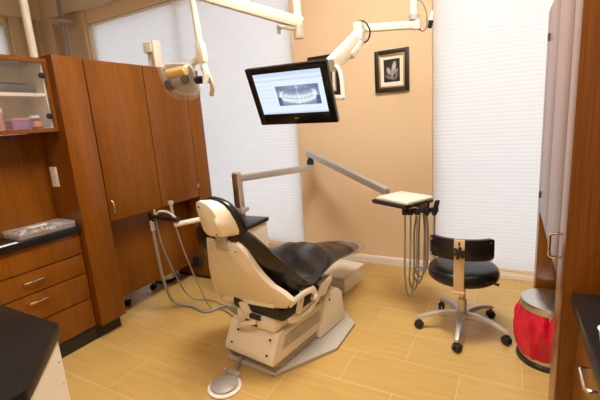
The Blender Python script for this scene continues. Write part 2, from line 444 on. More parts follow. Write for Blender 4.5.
link('body', MB().lathe([(0, 0), (.022, 0), (.024, .004), (.024, .055), (.020, .06), (0, .06)], (-2.665, 1.405, 1.527)), 'darkbox', t)
link('label_band', MB().lathe([(.0245, .012), (.025, .014), (.025, .045), (.0245, .047)], (-2.665, 1.405, 1.527)), 'orange', t)
cup('bottle', -2.72, 1.215, 1.527, .03, .13, 'pink', 'white', 'pink bottle at the left end of the lower frosted shelf', 'bottle')

# clear case on the counter
mx = Matrix.Translation((-2.712, 1.315, .8585)) @ Matrix.Rotation(math.radians(-2), 4, 'Z')
t = thing('storage_case', 'flat clear plastic case of small coloured items on the left counter', 'case', (-2.715, 1.33, .8585))
link('base', MB().box(-.105, .105, -.172, .172, 0, .022, .005, mx=mx), 'case', t)
link('lid', MB().box(-.107, .107, -.174, .174, .023, .044, .006, mx=mx), 'case', t)
ct = MB(); cols = ['orange', 'paper', 'darkbox', 'pink', 'jade', 'lam']
for i in range(46):
    x, y = random.uniform(-.088, .084), random.uniform(-.14, .13)
    ct.box(x, x+random.uniform(.008, .02), y, y+random.uniform(.01, .03), .0235, random.uniform(.028, .037), .001, random.choice([0, 1, 1, 2, 2, 3, 4, 5, 5]), mx)
link('contents', ct, cols, t)['kind'] = 'stuff'
link('paper_label', MB().box(-.03, .02, -.06, .05, .0445, .0452, mx=mx), 'paper', t)
tag(link('paper_slip', MB().box(-2.615, -2.582, .98, 1.12, .859, .862), 'paper', origin=(-2.6, 1.05, .859)), 'white paper slip at the front of the left counter', 'paper')

# right drawer cabinet and counter
t = thing('drawer_cabinet', 'wooden drawer cabinet under the right black countertop', 'cabinet', (.5, .7, 0))
link('carcass', MB().box(.232, .81, .2, 1.415, .11, .812), 'gap_shade', t)  # near-black body again, painted shade between the drawer fronts
for (a, c) in ((.12, .40), (.408, .805)):
    for (ya, yb) in ((.83, 1.41), (.22, .822)):
        d = link('drawer', MB().box(.212, .23, ya, yb, a, c, .0015), 'wood', t)
        pull(d, (.212, (ya+yb)/2-.02, c-.05), (0, 1, 0), (-1, 0, 0), .10)
link('toe_kick', MB().box(.27, .8, .2, 1.41, 0, .111), 'kick', t)
tag(link('countertop', MB().box(.19, .815, .18, 1.418, .815, .858, .010), 'granite', origin=(.5, .8, .815)), 'black granite countertop at the lower right edge', 'countertop')
tag(link('cup', MB().lathe([(0, 0), (.022, 0), (.024, .003), (.030, .042), (.032, .044), (.031, .046), (.028, .044), (.022, .006), (0, .006)], (.238, 1.10, .8585)), 'paper', origin=(.238, 1.10, .8585)), 'small white cup cut off at the right edge on the counter', 'cup')

# foreground counter with clipped corner
def fg(off, z0, z1, bev=0.):
    e = off; poly = [(-1.80, .625-e), (-1.30-e*.4, .625-e), (-1.03-e, .39-e*.4), (-1.03-e, -.6), (-1.80, -.6)]
    return MB().prism([(x, y, z0) for x, y in poly], (0, 0, z1-z0), bev)
tag(link('countertop', fg(0, .815, .858, .007), 'granite', origin=(-1.4, .1, .815)), 'black granite countertop with a clipped corner in the lower left foreground', 'countertop')
t = thing('base_cabinet', 'white sided base cabinet under the clipped corner black countertop', 'cabinet', (-1.4, .1, 0))
link('body', fg(.012, .1, .814), 'lam', t)
link('toe_kick', fg(.08, 0, .1), 'kick', t)
# screws on the diagonal face
a, b_ = V((-1.305, .613, 0)), V((-1.042, .385, 0)); dd = (b_-a).normalized(); nn = V((-dd.y, dd.x, 0)); nn = nn if nn.x > 0 else -nn
for (u, z) in ((.035, .74), (.035, .66)):
    p = a+dd*u+V((0, 0, z)); link('screw', MB().lathe([(0, -.002), (.005, -.002), (.005, .002), (0, .003)], p, nn, 12), 'steel', t)

# ------------------------------------------------------------------ things beyond the cabinets
t = thing('ceiling_pole', 'cream ceiling pole rising behind the glass cabinet at upper left', 'pole', (-3.45, 1.86, 2.1))
link('pole', MB().tube([(-3.45, 1.90, TZ-.02), (-3.45, 1.90, 1.55)], .03, 16), 'ivory', t)
link('lower_joint', MB().lathe([(0, 0), (.04, 0), (.04, .09), (0, .09)], (-3.45, 1.90, 1.48)), 'ivory', t)
link('ceiling_plate', MB().lathe([(0, 0), (.12, 0), (.12, .03), (0, .03)], (-3.45, 1.90, TZ-.03)), 'ivory', t)
t = thing('ceiling_pole', 'thin grey pole with a flat ceiling plate beside the far left columns', 'pole', (-5.36, 3.40, 2))
link('pole', MB().tube([(-5.30, 3.36, CZ+.2), (-5.30, 3.36, .0)], .028, 16), 'hose', t)
link('ceiling_plate', MB().lathe([(0, 0), (.13, 0), (.13, .02), (.10, .03), (0, .03)], (-5.30, 3.36, 2.945)), 'greyplate', t)
t = thing('cabinet_top_unit', 'cream box on two short posts above the tall cabinet beside the lamp', 'box', (-2.72, 2.44, 1.97))
link('box', MB().box(-2.745, -2.655, 2.40, 2.50, 2.105, 2.19, .008), 'ivory', t)
for x in (-2.722, -2.682): link('post', MB().box(x-.015, x+.015, 2.43, 2.47, 1.976, 2.106, .003), 'ivory', t)
link('side_plate', MB().box(-2.654, -2.632, 2.41, 2.49, 1.976, 2.20, .004), 'ivory', t)

# ------------------------------------------------------------------ dental chair
CH = (-1.33, 1.69, 0)
chair = thing('dental_chair', 'cream and black reclined dental chair on a grey floor plate', 'dental chair', CH, -math.radians(8.05))
def P3(t, s, z): return V((t, s, z))
def part(name, mb, m, parent=chair): return link(name, mb, m, parent, local=True)
plate = [(-.20, -.06), (.175, -.03), (.35, .375), (.305, .698), (.12, .846), (-.13, .965), (-.33, .80), (-.36, .35)]
part('base_plate', MB().prism([(t, s, .002) for t, s in plate], (0, 0, .022), .005), 'greyplate')
# lift cover: low long box with a sloped front
blk = MB().prism([(-.21, -.06, .085), (-.21, .50, .085), (-.21, .50, .255), (-.21, .02, .255), (-.21, -.055, .12)], (.40, 0, 0), .010)
blk = part('lift_cover', blk, 'cream')
part('groove_panel', MB().prism([(.188, .03, .150), (.188, .43, .140), (.188, .43, .215), (.188, .07, .225)], (.006, 0, 0), .002), 'greyplate', blk)
for (t, z) in ((-.15, .14), (.14, .14), (.14, .22), (-.12, .215)):
    part('screw', MB().lathe([(0, 0), (.007, 0), (.007, .003), (0, .005)], (t, -.057+(z-.12)*.5-.004, z), (0, -1, .5), 12), 'black', blk)
part('lift_foot', MB().box(-.19, .17, 0, .48, .02, .09, .004), 'greyplate')
up = MB().prism([(.13, .40, .03), (.13, .735, .03), (.13, .70, .25), (.13, .655, .29), (.13, .52, .31), (.13, .47, .27)], (.08, 0, 0), .014)
up = part('front_upright', up, 'cream')
part('screw', MB().lathe([(0, 0), (.008, 0), (.008, .003), (0, .004)], (.21, .53, .255), (1, 0, 0), 12), 'black', up)
part('front_upright', MB().prism([(-.21, .40, .03), (-.21, .735, .03), (-.21, .70, .25), (-.21, .655, .29), (-.21, .52, .31), (-.21, .47, .27)], (.08, 0, 0), .014), 'cream')
sup = part('upper_support', MB().box(-.13, .17, 0.0, .46, .262, .345, .010), 'cream')
part('support_notch', MB().box(-.06, .035, -.004, .02, .268, .300, .002).box(-.02, .07, -.006, .01, .318, .347, .002), 'black', sup)
part('support_lever', MB().tube([(-.10, -.03, .262), (-.02, -.045, .300), (.05, -.02, .315)], .014, 10), 'cream', sup)
part('seat_frame', MB().box(-.17, .235, .01, .52, .345, .42, .02), 'black')
# backrest shell
sh = [(-.155, -.152, .825), (-.145, -.158, .846), (-.11, -.160, .850), (-.085, -.159, .844), (-.07, -.156, .832), (-.035, -.156, .832), (-.02, -.160, .845), (.035, -.161, .848), (.05, -.160, .838), (.08, -.160, .840), (.10, -.163, .848), (.122, -.156, .832),
      (.142, -.145, .800), (.165, -.106, .706), (.200, -.085, .645), (.240, -.062, .590), (.290, -.030, .545), (.315, .0, .50), (.270, .004, .440), (.075, .026, .385), (-.10, .042, .352), (-.25, .052, .322), (-.31, .052, .318), (-.335, .046, .338), (-.330, .0, .41), (-.255, -.08, .62)]
nf = V((0, .927, .375))
cen = sum((V(p) for p in sh), V())/len(sh)
def scl(p, k): return V((cen.x+(p[0]-cen.x)*k, cen.y+(p[1]-cen.y)*k, cen.z+(p[2]-cen.z)*k))
rings = [[scl(p, .95) for p in sh], [scl(p, .985)+nf*.005 for p in sh], [V(p)+nf*.014 for p in sh], [scl(p, .995)+nf*.032 for p in sh]]
shell = part('backrest_shell', MB().loft(rings), 'cream')
for (t, s, z) in ((-.115, -.140, .795), (.075, -.142, .80), (-.27, .014, .395), (.22, -.006, .49)):
    part('shell_bolt', MB().lathe([(0, -.002), (.012, -.002), (.010, .004), (.005, .005), (0, .003)], V((t, s, z))-nf*.002, -nf, 14), 'alu', shell)
part('shell_rib', MB().bar((-.29, .028, .378), (.18, .006, .44), .012, .03, .004), 'cream', shell)
part('back_strap', MB().prism([(-.10, -.01, .40), (-.04, -.012, .41), (.01, .0, .30), (-.06, .0, .29)], (0, .02, 0), .003), 'cream')
# upholstery
st = [(-.125, .915, .185, .06, .008), (-.105, .86, .250, .085, .012), (-.045, .73, .330, .09, .03), (.025, .60, .352, .09, .07), (.09, .50, .330, .09, .095),
      (.17, .445, .315, .09, .085), (.28, .445, .285, .10, .06), (.42, .495, .262, .12, .02), (.56, .535, .240, .13, -.012), (.70, .515, .205, .11, -.014), (.86, .475, .175, .09, -.006), (1.01, .445, .150, .085, 0), (1.12, .428, .130, .07, 0), (1.17, .422, .105, .045, 0)]
def interp(st, k=5):
    out = []; P = [st[0]]+st+[st[-1]]
    for i in range(1, len(P)-2):
        for j in range(k):
            t = j/k; a, b, c, d = P[i-1], P[i], P[i+1], P[i+2]
            out.append(tuple(.5*((2*b[q])+(c[q]-a[q])*t+(2*a[q]-5*b[q]+4*c[q]-d[q])*t*t+(3*b[q]-a[q]-3*c[q]+d[q])*t**3) for q in range(5)))
    out.append(st[-1]); return out
st = interp(st)
rings = []; NU = 25
for i, (s, z, w_, th, wg) in enumerate(st):
    a, b = st[max(i-1, 0)], st[min(i+1, len(st)-1)]
    tx, tz = b[0]-a[0], b[1]-a[1]; l = math.hypot(tx, tz) or 1; tx /= l; tz /= l
    nx, nz = -tz, tx                      # upper normal
    ring = []
    for side in (1, -1):
        us = [-1+2*k/(NU-1) for k in range(NU)]
        if side < 0: us = us[::-1][1:-1]
        for u in us:
            e = (1-abs(u)**4.0)**.5 if abs(u) < 1 else 0
            h = side*th/2*e + wg*abs(u)**2.6
            h += .085*max(0, -u)**1.3*math.exp(-((s-.36)/.14)**2)
            if side > 0:
                h += .007*math.sin(u*7+s*9)*e*(1 if .1 < s < .7 else .3) + .006*math.sin(s*42+u*5)*e*(1 if .15 < s < .75 else 0)
            ring.append(V((w_*u-.055*max(0, min(1, (.30-s)/.25)), s+nx*h, z+nz*h)))
    rings.append(ring)
part('upholstery', MB().loft(rings), 'vinyl')
# translucent foot cover
fr = []
for (s, z, w_, th) in ((.95, .455, .180, .118), (1.02, .440, .174, .120), (1.12, .424, .160, .115), (1.21, .412, .140, .095), (1.25, .408, .10, .05)):
    fr.append([V((w_*math.cos(q)*(1 if True else 0), s, z+th/2*math.copysign(abs(math.sin(q))**.8, math.sin(q)))) for q in [2*PI*k/28 for k in range(28)]])
part('foot_cover', MB().loft(fr, cap=False), 'clear')
# hip brackets, both sides
for sg in (1, -1):
    k = MB().tube([(sg*.285, .02, .465), (sg*.285, .13, .475), (sg*.280, .20, .470), (sg*.272, .27, .455)], .020, 10, smooth=4, sx=.45, sy=1)
    k.tube([(sg*.24, .06, .335), (sg*.25, .15, .318), (sg*.25, .25, .322), (sg*.255, .31, .36), (sg*.262, .30, .41), (sg*.266, .27, .455)], .019, 10, smooth=5, sx=.6)
    k.bar((sg*.265, .17, .48), (sg*.262, .12, .36), .03, .02, .003)
    k.lathe([(0, -.02), (.022, -.02), (.022, .02), (0, .02)], (sg*.265, .29, .39), (1, 0, 0), 18)
    part('hip_bracket', k, 'cream')
    part('hip_plate', MB().prism([(sg*.20, .34, .35), (sg*.20, .44, .335), (sg*.20, .54, .405), (sg*.20, .54, .435), (sg*.20, .40, .425)], (sg*.04, 0, 0), .008), 'cream')
# headrest
hp = [(-.055, 1.086), (-.072, 1.05), (-.080, 1.00), (-.085, .95), (-.085, .915), (-.07, .892), (-.04, .884), (.02, .888), (.05, .892), (.068, .902), (.080, .928), (.077, .98), (.064, 1.035), (.044, 1.070), (.012, 1.090), (-.025, 1.097)]
def hpt(t, z, off, k=1., dz=0):
    z2 = .985+(z-.985)*k+dz; t2 = .012+(t-.012)*k
    return V((t2, -.232-(z2-.985)*.30+off*.98, z2-off*.10))
def hring(off, k, dz=0, kt=1., dt=0.): return [hpt(t*kt+dt, z, off, k, dz) for t, z in hp]
head = part('headrest_shell', MB().loft([hring(-.004, .90), hring(.0, .97), hring(.010, 1.0), hring(.075, .98, .0, 1.34, .022)]), 'cream')
part('headrest_pad', MB().loft([hring(.070, .99, .0, 1.38, .022), hring(.076, 1.05, .004, 1.42, .022), hring(.088, 1.08, .006, 1.46, .022), hring(.105, 1.08, .006, 1.46, .022), hring(.120, 1.0, .004, 1.36, .022), hring(.126, .8, 0, 1.1, .02)]), 'vinyl')
part('headrest_neck', MB().box(-.045, .03, -.175, -.14, .80, .93, .008), 'alu')
for t, z in ((-.04, 1.06), (.02, .905)): part('shell_bolt', MB().lathe([(0, 0), (.007, 0), (.005, .004), (0, .004)], hpt(t, z, -.003), (0, -.94, -.34), 12), 'black', head)
part('release_lever', MB().tube([hpt(.055, 1.0, -.006), hpt(.065, .97, -.014), hpt(.06, .935, -.006)], [.016, .014, .010], 10, smooth=4, sx=1, sy=.7), 'cream', head)

# utility box at the foot
t = thing('utility_box', 'low beige box on the floor beyond the chair foot', 'box', (-1.33, 2.98, 0), -math.radians(7.5))
link('body', MB().box(-.17, .17, -.18, .19, 0, .118, .008), 'cream', t, local=True)
link('cover', MB().box(-.176, .176, -.186, .196, .119, .15, .012), 'lam', t, local=True)

# foot pedal
t = thing('foot_pedal', 'round chrome foot pedal on the floor in front of the chair base', 'pedal', (-1.385, 1.445, 0))
c = (-1.385, 1.445, 0)
link('base_ring', MB().lathe([(0, 0), (.092, 0), (.098, .006), (.096, .012), (.084, .014), (0, .014)], c, seg=40), 'white', t)
link('disc', MB().lathe([(0, .014), (.074, .014), (.080, .022), (.079, .028), (.070, .031), (.008, .048), (0, .048)], c, seg=40), 'alu', t)
link('bracket', MB().box(-1.43, -1.355, 1.525, 1.56, .002, .035, .005).box(-1.455, -1.435, 1.52, 1.54, .002, .05, .004), 'alu', t)
link('cable', MB().tube([(-1.395, 1.55, .02), (-1.405, 1.60, .03), (-1.425, 1.66, .05), (-1.43, 1.72, .07)], .008, 8, smooth=5), 'hosed', t)

# ------------------------------------------------------------------ delivery console, arm and tray
t = thing('side_console', 'small cream console with a black top beyond the chair back', 'console', (-2.03, 2.55, 0))
link('body', MB().box(-2.19, -1.87, 2.38, 2.72, .05, .615, .006), 'lam', t)
link('top', MB().box(-2.21, -1.855, 2.365, 2.735, .616, .65, .006), 'granite', t)
link('plinth', MB().box(-2.17, -1.90, 2.40, 2.70, 0, .05), 'kick', t)
link('door', MB().box(-2.17, -1.89, 2.374, 2.381, .07, .60, .003), 'lam', t)
t = thing('delivery_arm', 'long jointed metal arm holding the instrument tray above the chair', 'arm', (-2.13, 2.66, .65))
px, py = -2.115, 2.675
link('post', MB().box(px-.034, px+.034, py-.034, py+.034, .651, 1.045, .010), 'steel', t)
link('post_collar', MB().box(px-.055, px+.065, py-.05, py+.05, .70, .735, .006), 'alu', t)
link('post_cap', MB().lathe([(0, 0), (.036, 0), (.034, .01), (0, .014)], (px, py, 1.045)), 'alu', t)
EL = V((-1.73, 3.36, 1.0))
link('lower_arm', MB().bar((px, py, .998), EL+V((.01, .02, 0)), .05, .062, .010), 'alu', t)
link('elbow', MB().lathe([(0, 0), (.034, 0), (.034, .035), (.026, .05), (.018, .055), (.018, .10), (0, .10)], EL+V((0, 0, .031))), 'black', t)
E2 = V((-.80, 2.78, .885))
link('upper_arm', MB().bar(EL+V((-.03, .02, .145)), E2+V((0, 0, .01)), .055, .055, .008), 'alu', t)
link('arm_end_bracket', MB().lathe([(0, -.06), (.02, -.06), (.02, .0), (0, .0)], E2+V((-.01, 0, -.01))).lathe([(0, 0), (.03, 0), (.03, .035), (0, .035)], E2+V((-.01, 0, -.085))), 'brass', t)
TC = (-.652, 2.665)
Rz = Matrix.Translation((TC[0], TC[1], 0)) @ Matrix.Rotation(math.radians(-29), 4, 'Z')
tr = thing('instrument_tray', 'white square instrument tray on the jointed arm before the beige wall', 'tray', (TC[0], TC[1], .845))
Z0 = .842
link('tray_carrier', MB().box(-.185, .15, -.135, .135, Z0, Z0+.022, .010, mx=Rz).box(-.20, -.15, -.03, .165, Z0-.005, Z0+.03, .012, mx=Rz).tube([Rz @ V((-.15, -.138, Z0+.012)), Rz @ V((.15, -.138, Z0+.012))], .014, 10), 'black', tr)
link('tray_plate', MB().box(-.145, .155, -.13, .135, Z0+.023, Z0+.046, .011, mx=Rz).box(-.135, .145, -.12, .125, Z0+.044, Z0+.049, .002, mx=Rz), 'ivory', tr)
# handpiece holder with hoses
H = thing('handpiece_holder', 'black holder with handpieces and grey hanging hoses below the tray', 'holder', (-.53, 2.56, .80))
link('holder_bar', MB().bar((-.615, 2.55, .808), (-.41, 2.62, .815), .035, .03, .006).bar((-.56, 2.66, .835), (-.53, 2.575, .815), .03, .02, .004), 'black', H)
hp_ = [(-.610, 2.545), (-.575, 2.555), (-.535, 2.57), (-.475, 2.59), (-.430, 2.61)]
lows = [(-.605, 2.62, .155), (-.585, 2.66, .19), (-.555, 2.68, .24), (-.545, 2.64, .27), (-.535, 2.66, .30)]
for i, ((x, y), (lx, ly, lz)) in enumerate(zip(hp_, lows)):
    link('clip', MB().lathe([(0, -.02), (.018, -.02), (.020, .0), (.018, .022), (0, .022)], (x, y-.02, .812), (0, 0, 1), 16), 'black', H)
    hd = MB().tube([(x, y-.02, .78), (x+.004, y-.022, .84), (x+.015, y-.035, .885)], [.009, .011, .008], 10, smooth=4)
    if i in (1, 3, 4): link('handpiece', hd, 'black' if i != 1 else 'alu', H)
    else: link('handpiece', MB().tube([(x, y-.02, .78), (x, y-.02, .84)], [.008, .010], 10), 'alu', H)
    off = .018+.004*i
    link('hose', MB().tube([(x, y-.02, .80), (x-.004, y-.01, .65), (x-.012, y, .42), (lx-off, ly-.04, lz+.08), (lx, ly, lz), (lx+off, ly+.03, lz+.07), (lx+off+.004, ly+.05, .45), (lx+off+.006, ly+.06, .65), (-.545+.010*i, 2.66, .84)], .0065, 8, smooth=8), 'hose', H)
link('pistol_grip', MB().tube([(-.435, 2.565, .795), (-.415, 2.55, .84), (-.395, 2.54, .895)], [.012, .014, .007], 10, smooth=3), 'black', H)

# assistant side: suction holder and hoses
t = thing('suction_holder', 'black suction holder on a white arm between cabinet and headrest', 'holder', (-2.26, 1.95, .85))
link('arm', MB().tube([(-2.165, 1.95, .772), (-1.96, 2.10, .80), (-1.955, 2.395, .66)], .020, 12), 'white', t)
link('arm_foot', MB().lathe([(0, 0), (.03, 0), (.03, .02), (0, .02)], (-1.955, 2.40, .651)), 'white', t)
link('holder_bar', MB().bar((-2.375, 1.93, .835), (-2.12, 1.955, .81), .05, .030, .008).bar((-2.375, 1.925, .86), (-2.365, 1.93, .79), .04, .03, .006), 'black', t)
link('suction_tip', MB().tube([(-2.17, 1.95, .82), (-2.172, 1.948, .93)], .011, 10).lathe([(0, 0), (.018, 0), (.021, .012), (.017, .028), (0, .03)], (-2.172, 1.948, .925), seg=16), 'alu', t)
link('valve', MB().tube([(-2.375, 1.92, .80), (-2.372, 1.922, .72)], [.016, .020], 12), 'alu', t)
link('valve_tip', MB().tube([(-2.34, 1.93, .81), (-2.33, 1.925, .885)], [.012, .006], 10), 'amber', t)
link('hose_loop', MB().tube([(-2.33, 1.93, .84), (-2.28, 1.93, .872), (-2.20, 1.94, .868), (-2.14, 1.945, .83)], .009, 8, smooth=6), 'lam', t)
link('hose', MB().tube([(-2.372, 1.922, .74), (-2.37, 1.93, .5), (-2.40, 1.98, .24), (-2.42, 2.06, .06), (-2.28, 2.12, .014), (-2.10, 2.09, .012), (-2.02, 2.22, .014), (-1.86, 2.20, .02), (-1.66, 2.05, .05)], .012, 10, smooth=8), 'hose', t)
link('hose', MB().tube([(-2.335, 1.93, .84), (-2.33, 1.95, .6), (-2.32, 2.05, .26), (-2.36, 2.20, .04), (-2.22, 2.27, .010), (-2.05, 2.24, .010), (-1.85, 2.16, .02), (-1.66, 2.02, .05)], .006, 8, smooth=8), 'hose', t)
link('hose', MB().tube([(-2.17, 1.95, .84), (-2.15, 1.98, .6), (-2.12, 2.06, .26), (-2.10, 2.15, .010), (-1.98, 2.17, .010), (-1.80, 2.08, .02), (-1.66, 1.99, .05)], .005, 8, smooth=8), 'hose', t)

# ------------------------------------------------------------------ operator stools
def stool():
    t = thing('stool', 'round black operator stool with a backrest before the right window shade', 'stool', (0, 0, 0), 0, 'rolling operator stools')
    L = lambda n, m, k, p=t: link(n, m, k, p, local=True)
    L('seat', MB().lathe([(0, .478), (.14, .477), (.186, .470), (.209, .452), (.218, .425), (.214, .400), (.198, .384), (.16, .378), (0, .376)], seg=56), 'vinyl')
    L('seat_plate', MB().lathe([(0, .355), (.10, .355), (.14, .377), (0, .377)], seg=32), 'black')
    # curved backrest around the sitter
    rings = []; R0 = .235; cy = .0
    for k in range(25):
        a = math.radians(-90-50+100*k/24); e = 1-abs(k-12)/12
        hh = .066 if 0 < k < 24 else .058
        c, s_ = math.cos(a), math.sin(a); ring = []
        for (dr, dz) in ((.012, -hh), (.018, -hh+.012), (.018, hh-.012), (.012, hh), (-.012, hh), (-.022, hh-.014), (-.024, 0), (-.022, -hh+.014), (-.012, -hh)):
            rr = R0+dr if 0 < k < 24 else R0+dr*.6
            ring.append(V((rr*c*.98, rr*s_*.86, .634+dz)))
        rings.append(ring)
    bk = L('backrest', MB().loft(rings), 'vinyl')
    for sx in (-1, 1):
        for dz in (-.045, .045):
            a = math.radians(-90+sx*43); p = V(((R0+.0185)*math.cos(a)*.98, (R0+.0185)*math.sin(a)*.86, .634+dz))
            L('screw', MB().lathe([(0, -.001), (.007, -.001), (.006, .003), (0, .004)], p, (math.cos(a), math.sin(a), 0), 12), 'chrome', bk)
    br = L('back_bracket', MB().box(-.030, .030, -.232, -.222, .372, .705, .003).box(-.030, .030, -.232, -.05, .362, .372, .002).box(-.034, .034, -.236, -.218, .356, .376, .003), 'brass')
    kn = MB()
    for i in range(6):
        a = PI/3*i+.3; kn.bar((0, -.244, .628), (.036*math.cos(a), -.244, .628+.040*math.sin(a)), .020, .014, .005, up=(0, 1, 0))
    kn.lathe([(0, -.002), (.019, -.002), (.018, .016), (.010, .02), (0, .02)], (0, -.236, .628), (0, -1, 0), 20)
    L('star_knob', kn, 'black', br)
    L('slot', MB().box(-.005, .005, -.2335, -.2315, .667, .692, .001), 'black', br)
    L('gas_column', MB().lathe([(0, .10), (.028, .10), (.028, .23), (.020, .232), (.020, .36), (0, .36)]), 'steel')
    L('lever', MB().tube([(.03, .0, .368), (.15, -.005, .372), (.215, -.01, .355)], [.006, .006, .010], 8), 'black')
    L('hub', MB().lathe([(0, .085), (.042, .085), (.046, .10), (.044, .13), (.034, .14), (0, .14)]), 'alu')
    for i in range(5):
        a = math.radians(-90+72*i); c, s_ = math.cos(a), math.sin(a)
        def q(r, z, wd=0.): return (r*c - wd*s_, r*s_ + wd*c, z)
        rg = []
        for (r, z, hw, hh) in ((.03, .112, .024, .022), (.10, .122, .021, .018), (.18, .115, .018, .014), (.24, .098, .016, .012), (.280, .082, .015, .012), (.294, .078, .010, .009)):
            rg.append([V(q(r, z+hh*dz, hw*dw)) for dw, dz in ((-1, -.6), (-.7, -1), (.7, -1), (1, -.6), (1, .3), (.6, 1), (-.6, 1), (-1, .3))])
        lg = L('leg', MB().loft(rg), 'alu')
        cs = L('caster', MB().tube([q(.280, .05), q(.280, .085)], .008, 8), 'black')
        wh = MB()
        tv = V((-s_, c, 0)); sw = (tv*math.cos(.5)+V((c, s_, 0))*math.sin(.5))
        p = V(q(.280, .0285))+V((0, 0, 0))
        for sg in (-1, 1): wh.lathe([(0, -.009), (.022, -.009), (.0275, -.006), (.028, 0), (.0275, .006), (.022, .009), (0, .009)], p+sw*.0125*sg, sw, 20)
        wh.box(-.020, .020, -.022, .022, .036, .052, .008, mx=Matrix.Translation((p.x, p.y, 0)) @ Matrix.Rotation(a+.5, 4, 'Z'))
        L('wheel', wh, 'rubber', cs)
    return t
s1 = stool(); s1.location = (-.247, 2.565, 0)
s2 = copy_tree(s1); s2.location = (-3.10, 2.06, 0); s2.rotation_euler = (0, 0, math.radians(64))
s2['label'] = 'stool parked under the left cabinet, only its casters showing below the wood'

# ------------------------------------------------------------------ bins
def bin_(x, y, r, h, bag, label):
    t = thing('trash_can', label, 'trash can', (x, y, 0))
    c = (x, y, 0)
    link('base_ring', MB().lathe([(0, .0), (r*1.08, 0), (r*1.10, .008), (r*1.08, .022), (r*1.0, .028), (0, .028)], c, seg=48), 'black', t)
    link('body', MB().lathe([(0, .028), (r, .028), (r, h-.03), (r*.97, h-.028), (0, h-.028)], c, seg=48), 'steel', t)
    link('lid', MB().lathe([(r*1.0, h-.045), (r*1.035, h-.043), (r*1.035, h-.012), (r*1.0, h-.002), (r*.9, h+.004), (r*.5, h+.012), (0, h+.015)], c, seg=48), 'steel', t)
    if bag:
        rings = []; N = 120
        for k in range(17):
            u = k/16; z = .055+(h-.045-.055)*u
            base = r*(1.015+.17*math.sin(PI*(u*.9+.08))**.8)
            amp = .0045+.012*(abs(u-.5)*1.5)*math.sin(PI*min(1, u*1.02))
            ring = []
            for i in range(N):
                a = 2*PI*i/N
                rr = base + amp*(math.sin(a*17+2.2*math.sin(u*3)+.6*math.sin(3*a))+.6*math.sin(a*29+u*4)) + .004*math.sin(a*5+u*7)
                ring.append(V((x+rr*math.cos(a), y+rr*math.sin(a), z)))
            rings.append(ring)
        link('bag', MB().loft(rings, cap=False), 'red', t)
    return t
bin_(.235, 2.42, .15, .37, True, 'round steel bin wrapped in a red bag under the right cabinet')
bin_(-2.985, 2.49, .105, .34, False, 'round steel bin with a black foot ring, half hidden under the left cabinet')

# ------------------------------------------------------------------ monitor on its ceiling arm
mxd = V((1.0, .004, -.025)).normalized(); mz = V((.025, -.41, .912)).normalized()
mn = mz.cross(mxd).normalized(); mz = mxd.cross(mn).normalized()      # mn points backwards (+y)
MM = Matrix((mxd, mn, mz)).transposed().to_4x4(); MM.translation = V((-1.206, 2.136, 1.613))
mon = thing('monitor', 'black flat monitor showing a blue dental x-ray', 'monitor', (-1.206, 2.15, 1.613))
fr = MB()
fr.box(-.28, -.236, 0, .03, -.19, .19, .005, mx=MM).box(.232, .28, 0, .03, -.19, .19, .005, mx=MM).box(-.24, .24, 0, .03, .150, .19, .005, mx=MM).box(-.24, .24, 0, .03, -.19, -.115, .005, mx=MM)
link('bezel', fr, 'blackgloss', mon)
link('back_case', MB().box(-.27, .27, .018, .05, -.18, .18, .012, mx=MM).box(-.14, .16, .045, .07, -.12, .13, .012, mx=MM), 'black', mon)
# screen: colours are the displayed image
def grid(nx, nz, x0, x1, z0, z1, y, fn, mx):
    vs, cs, fs = [], [], []
    for j in range(nz+1):
        for i in range(nx+1):
            u, v = i/nx, j/nz
            vs.append((x0+(x1-x0)*u, y, z0+(z1-z0)*v)); cs.append(fn(u, v))
    for j in range(nz):
        for i in range(nx):
            a = j*(nx+1)+i; fs.append([a, a+1, a+nx+2, a+nx+1])
    m = MB().add(vs, fs, 0, mx); return m, cs
def win_px(u, v):
    c = (.80, .90, 1.0)
    if v > .90: c = (.62, .76, .95)
    elif v > .84: c = (.78, .88, 1.0)
    elif v > .80: c = (.60, .74, .93)
    elif u < .25 and int(v*40) % 4 == 0 and u > .03 and v > .25: c = (.70, .83, .97)
    elif v < .05: c = (.60, .76, .96)
    return c
m, cs = grid(90, 60, -.237, .233, -.116, .151, .004, win_px, MM)
scr = link('screen', m, 'attr_e', mon, flat=True, colors=cs)
rnd = [random.random() for _ in range(600)]
def noise2(a, b): return rnd[(int(a*40)*31+int(b*20)*7) % 600]
def xray(u, v):
    x = (u-.5)*2; y = (v-.5)*2
    arch = y+.35-.45*x*x                     # bite curve: smile
    bg = .10+.25*max(0, 1-abs(x)*1.0)
    k = .28+.15*noise2(u, v)
    body = math.exp(-((arch)/.55)**2)*(1 if abs(x) < .86 else .35)
    k += .52*body
    ang = u*34
    if abs(arch) < .36 and abs(x) < .72:
        k += .16*math.sin(ang*PI)+(.12 if abs(arch) > .05 else -.18)
    rim = abs(math.hypot(x/.93, (y-.05)/.90)-.88)
    if rim < .07 and y < .5: k += .28
    if abs(x) > .80 and y < -.15: k = .10+.10*noise2(v, u)
    if y > .62: k = .30+.5*noise2(u*1.3, v)*(1-abs(x))
    if abs(x) < .05: k += .15
    k = max(0.03, min(1, k))
    k = k**1.9; return (.04+k*.80, .10+k*.86, min(1, .26+k*.80))
m, cs = grid(150, 76, -.098, .198, -.062, .065, .0035, xray, MM)
link('x_ray_image', m, 'attr_e', scr, flat=True, colors=cs)
lg = MB().lathe([(0, 0), (.0045, 0), (.0045, .0006), (0, .0006)], MM @ V((-.006, -.0006, -.148)), MM.to_3x3() @ V((0, -1, 0)), 14)
